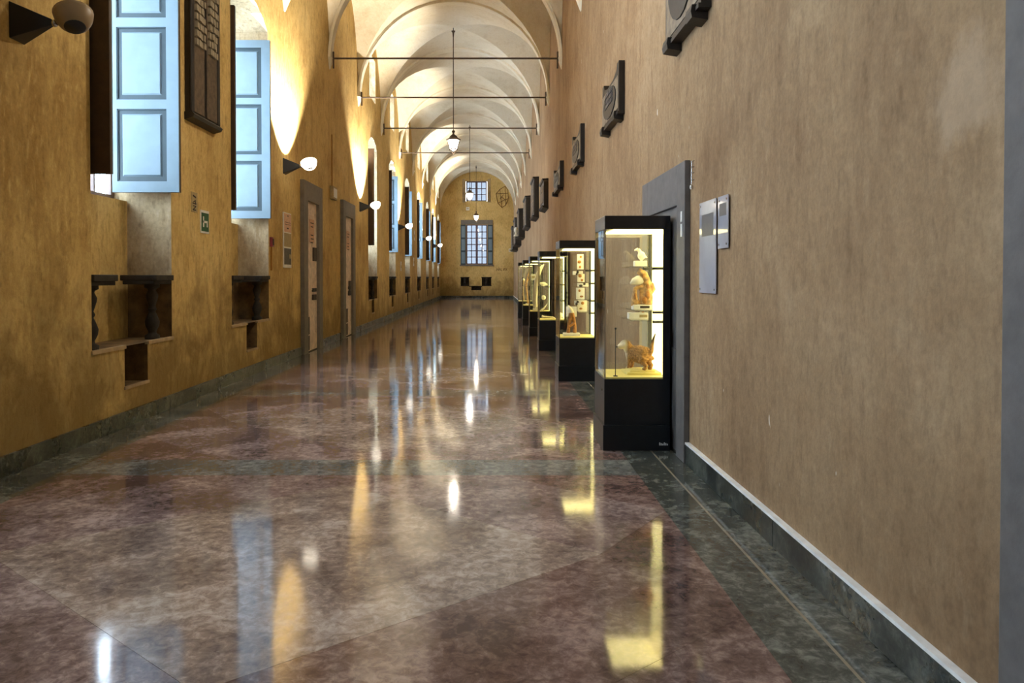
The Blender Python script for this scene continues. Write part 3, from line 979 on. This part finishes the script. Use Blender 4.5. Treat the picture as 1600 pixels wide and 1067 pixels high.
tablet(5.74, 6.90, 3.56, 4.78, 'nearest memorial tablet at the top of the right wall', 'cartouche', .08)
tablet(9.45, 10.85, 3.56, 4.36, 'second memorial tablet, grey frame round a dark oval, right wall', 'cartouche', .075)
tablet(13.5, 14.95, 3.58, 4.40, 'third memorial tablet from the front on the right wall', 'cartouche', .075)
tablet(17.4, 19.2, 3.60, 4.34, 'fourth memorial tablet, small and low, on the right wall', 'cartouche', .09)
tablet(22.1, 23.6, 3.64, 4.55, 'fifth memorial tablet, plain dark slab on the right wall', 'slab', .14)
tablet(26.5, 28.4, 3.72, 5.20, 'sixth and tallest dark memorial tablet on the right wall', 'slab', .18)
tablet(32.2, 34.6, 3.75, 5.15, 'seventh memorial tablet, dark slab above the far cases', 'slab', .2)
t8 = tablet(37.6, 40.2, 3.6, 5.1, 'eighth memorial tablet, carrying a small pale bust', 'slab', .3)
MB().lathe([(.14, 0), (.12, .06), (.05, .12), (.06, .2), (.1, .26), (.11, .36), (.07, .45), (.0001, .48)], 12, (.42, .5, .12)).build('bust', M['bone_w'], t8)
tablet(42.0, 45.0, 3.4, 5.0, 'ninth memorial tablet, deep dark slab near the end', 'slab', .35)
tablet(47.5, 50.5, 3.3, 4.9, 'last memorial tablet before the end wall', 'slab', .35)

# ------------------------------------------------------------------ small things on the walls
t = thing('exit_sign', 'small dark green safety sign with white pictogram on left wall', 'sign', (XL, 10.12, 2.20))
MB().box(0, .012, -.145, .145, 0, .31).build('plate', M['white'], t)
MB().box(.012, .016, -.125, .13, .025, .275).build('green_field', M['green'], t)
pg = MB()
pg.box(.016, .019, -.08, -.045, .08, .225); pg.box(.016, .019, .05, .08, .085, .145); pg.box(.016, .019, -.08, .08, .14, .17)
pg.build('pictogram', M['white'], t)

t = thing('number_plate', 'small faded ochre plate with three dark characters above the green sign', 'plate', (XL, 9.78, 2.46))
MB().box(0, .006, -.1, .1, 0, .26).build('plate', M['paper_green'], t)
ch = MB()
ch.frus([(.006, -.05, .205), (.006, -.05, .225), (.006, .05, .205), (.006, .05, .185)], [(.009, -.05, .205), (.009, -.05, .225), (.009, .05, .205), (.009, .05, .185)])
ch.box(.006, .009, -.06, .06, .105, .118); ch.box(.006, .009, .02, .035, .10, .16); ch.frus([(.006, -.06, .115), (.006, -.05, .13), (.006, .035, .165), (.006, .03, .15)], [(.009, -.06, .115), (.009, -.05, .13), (.009, .035, .165), (.009, .03, .15)])
ch.box(.006, .009, -.05, .05, .02, .034); ch.frus([(.006, -.05, .034), (.006, -.03, .034), (.006, .05, .07), (.006, .04, .08)], [(.009, -.05, .034), (.009, -.03, .034), (.009, .05, .07), (.009, .04, .08)]); ch.box(.006, .009, -.045, .05, .074, .085)
ch.build('characters', M['ink'], t)

t = thing('alarm_point', 'small red alarm box beside the second blue shuttered window', 'alarm', (XL, 13.16, 2.14))
MB().box(0, .05, -.06, .06, 0, .17).build('housing', M['red'], t, bevel=.006)
MB().box(.05, .054, -.04, .04, .03, .14).build('window_plate', M['ink'], t)
MB().box(0, .02, -.012, .03, -.42, 0).build('cable_duct', M['patch'], t)

t = thing('info_panel', 'narrow information panel with pink text and dark photo beside the nearer door', 'panel', (XL + .003, 14.18, 1.78))
MB().box(0, .02, -.26, .26, 0, 1.05).build('board', M['white'], t)
MB().box(.02, .023, -.24, .24, .68, 1.03).build('pink_sheet', M['paper_pink'], t)
MB().box(.02, .023, -.24, .24, .40, .66).build('green_sheet', M['paper_green'], t)
MB().box(.02, .023, -.24, .24, .06, .37).build('dark_photo', M['photo_dark'], t)
dm = MB(); dm.box(.023, .0245, -.03, .05, .98, 1.0); dm.box(.023, .0245, -.06, .06, .74, .765); dm.box(.023, .0245, -.18, .2, .86, .87); dm.box(.023, .0245, -.18, .18, .82, .83)
dm.build('print', M['ink'], t)
MB().box(.023, .0245, .1, .22, .18, .26).build('pale_patch', M['paper_green'], t)

t = thing('emergency_light', 'small cream emergency light box between the two left doors', 'lamp', (XL + .003, 18.2, 3.50))
MB().box(0, .09, -.22, .22, 0, .32).build('housing', M['paper_green'], t, bevel=.01)
MB().box(.09, .096, -.18, .18, .05, .27).build('cover', M['white'], t)
MB().box(0, .02, -.012, .012, .32, 1.6).build('cable_duct', M['patch'], t)

for i, (x, y, w, h, lab) in enumerate(((647, 368, .22, .5, 'small white curved sign high between the far left sconces'),
                                       (646, 409, .25, .42, 'small white notice low on the far left wall'),
                                       (626, 416, .2, .4, 'small cream notice under the third lit sconce'))):
    Y = ly(x)
    t = thing('wall_notice', lab, 'sign', (XL, Y, zz(y, Y) - h / 2))
    MB().box(0, .03, -w / 2, w / 2, 0, h).build('plate', M['white'], t)
    MB().box(.03, .034, -w / 3, w / 3, h * .3, h * .6).build('print', M['paper_green'], t)

t = thing('wall_notice', 'tiny white square notice between the two end wall windows', 'sign', (-1.83, Y1, 6.74))
MB().box(-.13, .13, -.03, 0, 0, .25).build('plate', M['white'], t)
MB().box(-.08, .08, -.034, -.03, .1, .16).build('print', M['paper_green'], t)
t = thing('wall_box', 'small cream box at the right edge of the end wall', 'box', (1.50, Y1, 3.55))
MB().box(-.17, .17, -.1, 0, 0, .24).build('housing', M['white'], t, bevel=.01)
MB().box(-.12, .12, -.105, -.1, .05, .19).build('cover', M['paper_green'], t)

# faded drawing on the end wall
t = thing('faded_drawing', 'faded dark outline drawing high on the right of the end wall', 'drawing', (.84, Y1 - .022, 6.85))
pts = [(-.5, 1.15), (-.2, 1.5), (.2, 1.75), (.42, 1.45), (.45, .8), (.25, .3), (-.05, .1), (-.35, .45), (-.5, 1.15)]
MB().tube([(x, -.004, z) for x, z in pts], .02, 4).build('outline', M['graffiti'], t)
ln = MB()
for a, b in (((-.5, 1.15), (.44, 1.2)), ((-.2, 1.5), (-.05, .1)), ((.2, 1.75), (.25, .3)), ((-.35, .45), (.45, .8)), ((-.1, .95), (.2, .7)), ((-.2, .75), (.1, 1.1))):
    ln.tube([(a[0], -.004, a[1]), (b[0], -.004, b[1])], .016, 4)
ln.build('inner_lines', M['graffiti'], t)
t = thing('faded_lettering', 'faint dark scratched letters low on the right of the end wall', 'lettering', (.82, Y1 - .01, 2.1))
ln = MB()
for k, segs in enumerate(([(0, 0, 0, .2), (0, .1, .12, .1), (.12, 0, .12, .2)], [(0, 0, .06, .2), (.06, .2, .12, 0)], [(0, 0, 0, .2), (0, 0, .1, 0)],
                          [(0, 0, 0, .2), (.12, 0, .12, .2), (0, 0, .12, .2)], [(0, 0, .12, .2), (0, .2, .12, 0)])):
    for (a, b, c, d) in segs:
        ln.tube([(-.42 + k * .17 + a, -.004, b), (-.42 + k * .17 + c, -.004, d)], .012, 4)
ln.build('letters', M['graffiti'], t)

# right wall: acrylic panels and a small pronged bracket
def plexi(x0, x1, yt, yb, label, extra):
    ya, yb_ = ry(x1), ry(x0)
    c = (ya + yb_) / 2
    z1, z0 = zz(yt, c), zz(yb, c)
    w = (yb_ - ya) / 2
    t = thing('acrylic_panel', label, 'panel', (XR, c, z0), math.pi, 'glossy acrylic panels by the door')
    h = z1 - z0
    MB().box(.012, .018, -w, w, 0, h).build('sheet', M['plexi'], t)
    sp = MB()
    for y in (-w + .03, w - .03):
        for z in (.03, h - .03):
            sp.tube([(0, y, z), (.022, y, z)], .008, 8)
    sp.build('stand_off', M['chrome'], t)
    MB().box(.018, .0186, -w * .7, w * .7, h * .62, h * .86).build('text_block', M['door_g'], t)
plexi(1096, 1122, 314, 458, 'larger glossy grey acrylic information panel right of the door', 0)
plexi(1125, 1141, 306, 388, 'smaller glossy grey acrylic panel beside the larger one', 1)
t = thing('pronged_bracket', 'small pronged metal bracket with white tip at the door surround corner', 'bracket', (XR, 6.22, 2.36), math.pi)
b_ = MB().tube([(.012, -.03, .22), (.012, -.03, 0)], .004, 6)
for z in (.22, .17, .12, .06):
    b_.tube([(.012, -.03, z), (.012, .04, z - .008)], .005, 6)
b_.build('prongs', M['chrome'], t)
MB().ball((.015, -.03, .0), (.012, .014, .022)).build('tip', M['white'], t)

# ------------------------------------------------------------------ display cases ; local x out of the wall, local +y towards the viewer
CX0, CX1, CH = .055, .66, .315
def case(yc, label, group_lights=True):
    t = thing('display_case', label, 'display case', (XR, yc, 0), math.pi, 'lit display cases along the right wall')
    x0, x1, h = CX0, CX1, CH
    MB().box(x0, x1 + .012, -h - .012, h + .012, 0, .235).build('plinth', M['case_black'], t, bevel=.004)
    MB().box(x0, x1, -h, h, .235, .66).build('base_box', M['case_black'], t, bevel=.004)
    MB().box(x0, x1, -h, h, 2.04, 2.165).build('cap', M['case_side'], t, bevel=.004)
    MB().box(x0 + .03, x1 - .01, -h + .01, h - .01, .66, .676).build('case_floor', M['case_floor'], t)
    MB().box(x0, x0 + .03, -h, h, .66, 2.04).build('back_board', M['case_black'], t)
    MB().box(x0 + .03, x0 + .036, -h + .02, h - .02, .68, 2.036).build('light_back', M['cream'], t)
    MB().box(x0 + .05, x1 - .10, -h + .04, h - .04, 2.028, 2.038).build('lamp_panel', M['case_top'], t)
    fm = MB()
    for y in (-h, h - .02):
        fm.box(x0 + .03, x0 + .065, y, y + .02, .66, 2.04)
    fm.build('rear_post', M['case_black'], t)
    MB().box(x0 + .066, x1 - .012, h - .008, h - .002, .662, 2.038).build('glass_pane', M['vitrine'], t)
    MB().box(x0 + .066, x1 - .012, -h + .002, -h + .008, .662, 2.038).build('glass_pane', M['vitrine'], t)
    MB().box(x1 - .010, x1 - .004, -h + .01, h - .01, .662, 2.038).build('glass_pane', M['vitrine'], t)
    for s_ in (-1, 1):
        y = s_ * (h - .005)
        MB().box(x1 - .012, x1 - .002, min(y, y - s_ * .008), max(y, y - s_ * .008), .66, 2.04).build('edge_strip', M['chrome'], t)
    MB().tube([(x1 + .012, h - .04, .56), (x1 + .02, h - .04, .56)], .012, 8).build('lock', M['chrome'], t)
    return t
def shelf(t, z, x0=None, x1=None, d=.26):
    x1 = x1 or .42
    s_ = MB().box(CX0 + .04, x1, -d, d, z - .008, z).build('shelf', M['vitrine'], t)
    for y in (-d * .9, d * .8):
        MB().box(CX0 + .036, CX0 + .14, y - .008, y + .008, z - .03, z - .008).build('shelf_bracket', M['black'], s_)
    return s_
CASES = [7.115, 11.66, 16.38, 20.42, 24.8, 29.0]
CL = ['nearest lit glass display case, holding a stuffed animal', 'second lit glass display case, with a column of small specimens',
      'third lit glass display case, partly hidden behind the second', 'fourth lit glass display case, holding a tall curved tusk',
      'fifth glass display case, half hidden behind the tusk case', 'last glass display case in the row, farthest from the front']
cases = [case(y, l) for y, l in zip(CASES, CL)]
lb_ = MB()
for k in range(6):
    lb_.box(.075 + k * .014, .085 + k * .014, CH + .012, CH + .013, .05, .066 + .006 * (k % 3))
lb_.build('maker_lettering', M['ledge'], cases[0])['kind'] = 'stuff'
for z in (1.70, 1.29, 1.20):
    shelf(cases[0], z, x1=.40 if z != 1.29 else .36)
for z in (1.72, 1.52, 1.25, 1.06):
    shelf(cases[1], z, x1=.34)
for z in (1.75, 1.45, 1.1):
    shelf(cases[2], z, x1=.34)
shelf(cases[3], 1.35, x1=.36)
shelf(cases[4], 1.5, x1=.36)

def at_case(k, dx, dy, z):
    return (XR - dx, CASES[k] - dy, z)

# --- nearest case
t = thing('bird_figure', 'small white bird figure on a white block, top shelf of nearest case', 'specimen', at_case(0, .27, 0, 1.701), math.pi)
MB().box(-.058, .058, -.045, .045, 0, .055).build('block', M['white'], t, bevel=.004)
bd = MB().ball((-.012, 0, .105), (.038, .03, .042)).tube([(-.005, 0, .12), (.008, 0, .15), (.02, 0, .166)], [.026, .017, .018], 10)
bd.tube([(.018, 0, .168), (.052, 0, .158), (.056, 0, .148)], [.015, .008, .003], 8).tube([(-.012, 0, .05), (-.012, 0, .08)], .01, 8)
bd.tube([(-.04, 0, .10), (-.065, 0, .085)], [.016, .006], 8)
remesh(bd.build('bird', M['bone_w'], t), .004, 3)
MB().ball((.026, .014, .170), .004).build('eye', M['ink'], t)

t = thing('bone_specimen', 'ochre bone specimen with white pointed beak, middle shelf of nearest case', 'specimen', at_case(0, .26, 0, 1.291), math.pi)
lb = MB().box(-.10, .085, -.055, .055, 0, .045).build('label_block', M['white'], t, bevel=.003)
MB().box(-.07, .02, .055, .057, .012, .034).build('label_print', M['ink'], lb)
bn = MB()
bn.tube([(-.06, 0, .045), (-.065, 0, .12), (-.055, 0, .2), (-.05, 0, .27), (-.02, 0, .335), (.015, 0, .36), (.03, 0, .335)], [.05, .048, .04, .042, .044, .038, .02], 12)
bn.tube([(-.055, 0, .25), (-.10, 0, .235), (-.115, 0, .195), (-.09, 0, .15)], [.025, .028, .026, .02], 10)
bn.tube([(-.01, 0, .05), (-.005, 0, .13), (.0, 0, .22)], [.028, .02, .024], 10)
bn.tube([(.06, 0, .05), (.065, 0, .11), (.06, 0, .17), (.055, 0, .21)], [.04, .032, .02, .022], 10)
bn.tube([(.055, 0, .205), (.01, 0, .215), (-.04, 0, .24)], [.02, .02, .024], 10)
bn.tube([(.06, 0, .06), (.085, 0, .03), (.075, 0, .022), (.055, 0, .03)], [.03, .02, .014, .02], 10)
remesh(bn.build('bone_body', M['bone'], t), .006, 4)
bk = MB().tube([(-.02, 0, .285), (.03, 0, .28), (.075, 0, .265), (.105, 0, .245)], [(.03, .042), (.04, .045), (.03, .033), (.004, .006)], 12)
bk.build('beak', M['bone_w'], t)
bc = MB().ball((-.055, .036, .13), (.026, .016, .05)); bc.ball((-.03, .036, .09), (.028, .016, .035)); bc.ball((-.012, .034, .325), (.014, .012, .022)); bc.ball((-.055, .034, .225), (.016, .012, .028)); bc.ball((.062, .024, .12), (.012, .014, .04))
bc.build('dark_core', M['bone_d'], t)

t = thing('label_block', 'white label block on the lowest shelf of nearest case', 'block', at_case(0, .29, 0, 1.201), math.pi)
MB().box(-.09, .095, -.05, .05, 0, .058).build('block', M['white'], t, bevel=.003)
MB().box(-.08, -.005, .05, .052, .014, .04).build('label_print', M['paper_green'], t)
MB().tube([(-.05, 0, .056), (-.045, 0, .06), (-.055, 0, .064)], [.02, .012, .006], 8).build('fragment', M['bone_d'], t)

def animal():
    t = thing('stuffed_animal', 'stuffed brown animal with white head and raised tail on a board', 'stuffed animal', at_case(0, .285, .0, .677), math.pi)
    MB().box(-.19, .135, -.16, .15, 0, .022).build('board', M['case_floor'], t, bevel=.003)
    MB().box(-.14, .10, -.12, .11, .022, .04).build('board_step', M['case_floor'], t, bevel=.003)
    b = MB()
    # trunk: rump towards the viewer (+y), chest turned away and to the left (+x is left in the photograph)
    b.tube([(-.085, .075, .165), (-.06, .05, .175), (-.01, 0, .18), (.04, -.045, .185), (.075, -.07, .195)], [(.04, .045), (.078, .082), (.082, .09), (.07, .076), (.045, .055)], 16)
    b.tube([(.06, -.06, .20), (.085, -.06, .235), (.105, -.05, .262)], [.056, .05, .046], 14)        # neck
    b.ball((.118, -.045, .274), (.054, .048, .044))                                                     # skull
    b.tube([(.13, -.043, .270), (.165, -.038, .258), (.192, -.034, .248)], [(.042, .038), (.032, .028), (.015, .015)], 12)  # muzzle
    b.tube([(.125, -.043, .250), (.16, -.038, .236), (.18, -.036, .230)], [.02, .013, .007], 10)       # lower jaw
    for (x, y) in ((-.105, .065), (-.045, .105)):                                                     # hind legs: thigh, knee forward, hock back
        b.tube([(x, y - .01, .165), (x + .025, y - .035, .115), (x - .008, y + .01, .078), (x, y, .052), (x + .022, y - .014, .046)], [.048, .036, .020, .018, .016], 12)
    for (x, y) in ((.045, -.085), (.085, -.045)):                                                     # fore legs
        b.tube([(x, y, .18), (x - .004, y, .11), (x, y, .055), (x + .02, y - .008, .046)], [.034, .022, .017, .016], 12)
    b.tube([(-.09, .075, .185), (-.108, .085, .22), (-.115, .085, .28), (-.128, .085, .34), (-.148, .085, .395)], [.026, .022, .017, .012, .004], 10)
    for s_ in (-1, 1):
        b.ball((.095, -.045 + s_ * .035, .295), (.012, .008, .014))
    remesh(b.build('body', M['fur'], t), .006, 5)
    e = MB().ball((.142, -.012, .281), .006); e.ball((.142, -.070, .281), .006)
    e.build('eye', M['ink'], t)
    MB().ball((.201, -.033, .249), (.008, .009, .007)).build('nose', M['ink'], t)
animal()
t = thing('label_stand', 'thin black rod with ball tip standing in the nearest case', 'stand', at_case(0, .545, .24, .677), math.pi)
MB().tube([(0, 0, 0), (0, 0, .44)], .004, 8).build('rod', M['black'], t)
MB().ball((0, 0, .445), .011).build('ball_tip', M['black'], t)
MB().lathe([(.022, 0), (.022, .006), (.006, .01)], 14).build('foot', M['black'], t)

# --- second case: a column of boards and blocks
def board(k, dx, z, w, h, label, mat, face=None, d=.02, dy=0):
    t = thing('specimen_board', label, 'specimen', at_case(k, dx, dy, z), math.pi, 'mounted boards in the second case')
    MB().box(-w / 2, w / 2, -d, d, 0, h).build('board', mat, t, bevel=.003)
    r = random.Random(label)
    s_ = MB()
    n = max(2, int(h / .07))
    for i in range(n):
        zc = h * (i + .5) / n
        x = (r.random() - .5) * w * .4
        s_.ball((x, d + .004, zc), (.016 + r.random() * .014, .01, .014 + r.random() * .012), 8, 6)
    s_.build('mounted_fragments', face or M['bone_d'], t)
board(1, .30, 1.721, .10, .24, 'tall white board with dots at the top of the second case', M['white'])
board(1, .34, 1.635, .16, .06, 'white block below the top board in the second case', M['white'], M['ink'])
board(1, .29, 1.522, .11, .13, 'brown and white board below the upper block, second case', M['bone_w'], M['bone_d'])
board(1, .26, 1.452, .17, .055, 'wide white block in the middle of the second case', M['white'], M['ink'])
board(1, .30, 1.252, .13, .18, 'spotted white board at mid height of the second case', M['white'])
board(1, .27, 1.062, .15, .172, 'lower spotted board in the second case', M['bone_w'])
board(1, .35, 1.165, .10, .065, 'small white projecting block low in the second case', M['white'], M['ink'], dy=.08)
t = thing('bone_figure', 'ochre bone figure with white head standing in the second case', 'specimen', at_case(1, .44, .02, .677), math.pi)
MB().box(-.13, .13, -.07, .07, 0, .045).build('base', M['white'], t, bevel=.004)
g = MB()
g.tube([(-.05, 0, .045), (-.055, 0, .15), (-.03, 0, .28), (.0, 0, .36)], [.03, .024, .03, .04], 12)
g.tube([(.05, 0, .045), (.045, 0, .16), (.02, 0, .28), (.0, 0, .36)], [.03, .022, .03, .04], 12)
g.tube([(-.04, .02, .2), (.04, .02, .14)], [.018, .018], 8)
remesh(g.build('bone_body', M['bone_d'], t), .006, 3)
MB().tube([(-.02, 0, .345), (.02, 0, .40), (.045, 0, .455), (.05, 0, .48)], [.028, .045, .028, .006], 12).build('head', M['bone_w'], t)
MB().box(-.085, .085, -.03, -.01, .3, .46).build('back_card', M['white'], t)

# --- third case
t = thing('long_bone', 'long pale bone lying on the floor of the third case', 'specimen', at_case(2, .42, .05, .677), math.pi)
MB().tube([(-.10, 0, .02), (-.08, 0, .03), (0, 0, .04), (.12, 0, .05), (.15, 0, .055)], [.02, .022, .015, .018, .026], 10).build('shaft', M['bone_w'], t)
for x, z in ((-.105, .02), (.155, .055)):
    MB().ball((x, 0, z), (.022, .03, .018 if x < 0 else .026)).build('joint_end', M['bone_w'], t)
t = thing('round_specimen', 'round white specimen at the back of the third case', 'specimen', at_case(2, .19, .1, .677), math.pi)
MB().ball((0, 0, .085), .062).build('ball', M['bone_w'], t)
MB().lathe([(.05, 0), (.05, .015), (.03, .03)], 14).build('foot', M['white'], t)

# --- fourth case: tusk
t = thing('curved_tusk', 'tall curved white tusk in the fourth case', 'specimen', at_case(3, .43, .1, .677), math.pi)
P_ = [(.06, 0, .05), (.075, 0, .25), (.07, 0, .5), (.045, 0, .75), (-.01, 0, 1.0), (-.09, 0, 1.18), (-.17, 0, 1.27)]
MB().tube(P_, [.06, .066, .068, .066, .06, .045, .012], 14).build('tusk', M['bone_w'], t)
MB().box(0, .13, -.08, .08, 0, .06).build('base', M['white'], t, bevel=.004)
MB().tube([(.06, 0, .06), (.06, 0, .10)], .06, 12).build('socket', M['black'], t)
t = thing('vertebra', 'pale vertebra on the shelf of the fourth case', 'specimen', at_case(3, .27, 0, 1.351), math.pi)
v_ = MB().ball((0, 0, .06), (.085, .05, .055)).ball((-.08, 0, .05), (.04, .03, .03)).ball((.07, 0, .08), (.04, .03, .028))
remesh(v_.build('vertebra_body', M['bone_w'], t), .006, 3)
MB().tube([(0, 0, 0), (0, 0, .02)], .03, 10).build('foot', M['white'], t)
t = thing('round_specimen', 'round white specimen behind the tusk in the fourth case', 'specimen', at_case(3, .26, 0, .677), math.pi)
MB().ball((0, 0, .36), .062).build('ball', M['bone_w'], t)
MB().tube([(0, 0, 0), (0, 0, .31)], .008, 8).build('stem', M['black'], t)
t = thing('small_horn', 'small slanting horn on the floor of the fourth case', 'specimen', at_case(3, .24, .12, .677), math.pi)
MB().tube([(.09, 0, .02), (.03, 0, .06), (-.05, 0, .16), (-.07, 0, .19)], [.025, .022, .014, .004], 10).build('horn', M['bone_w'], t)
MB().box(.05, .13, -.03, .03, 0, .02).build('foot', M['white'], t)
# --- fifth and last case
t = thing('antler', 'pale branching antler in the fifth case', 'specimen', at_case(4, .48, 0, .677), math.pi)
a_ = MB().tube([(0, 0, .02), (.02, 0, .3), (.05, 0, .6), (.02, 0, .9), (-.05, 0, 1.15)], [.03, .026, .022, .018, .006], 8)
a_.tube([(.04, 0, .5), (.10, 0, .7), (.09, 0, .85)], [.02, .014, .005], 8).tube([(.035, 0, .78), (-.06, 0, .9), (-.1, 0, 1.0)], [.016, .012, .004], 8)
a_.build('branch', M['bone'], t)
MB().box(-.07, .07, -.06, .06, -.0, .04).build('base', M['white'], t)
t = thing('white_card', 'white card hanging high in the fifth case', 'card', at_case(4, .30, .1, 1.501), math.pi)
MB().box(-.07, .07, -.01, .01, 0, .2).build('card', M['white'], t)
MB().box(-.05, .05, .01, .0115, .06, .14).build('print', M['paper_green'], t)
t = thing('pale_bone', 'pale upright bone in the last case', 'specimen', at_case(5, .45, 0, .677), math.pi)
MB().tube([(0, 0, .02), (.01, 0, .3), (.03, 0, .6), (.0, 0, .8)], [.05, .03, .03, .045], 10).build('shaft', M['bone'], t)
MB().ball((0, 0, .82), (.06, .05, .05)).build('joint_end', M['bone_w'], t)
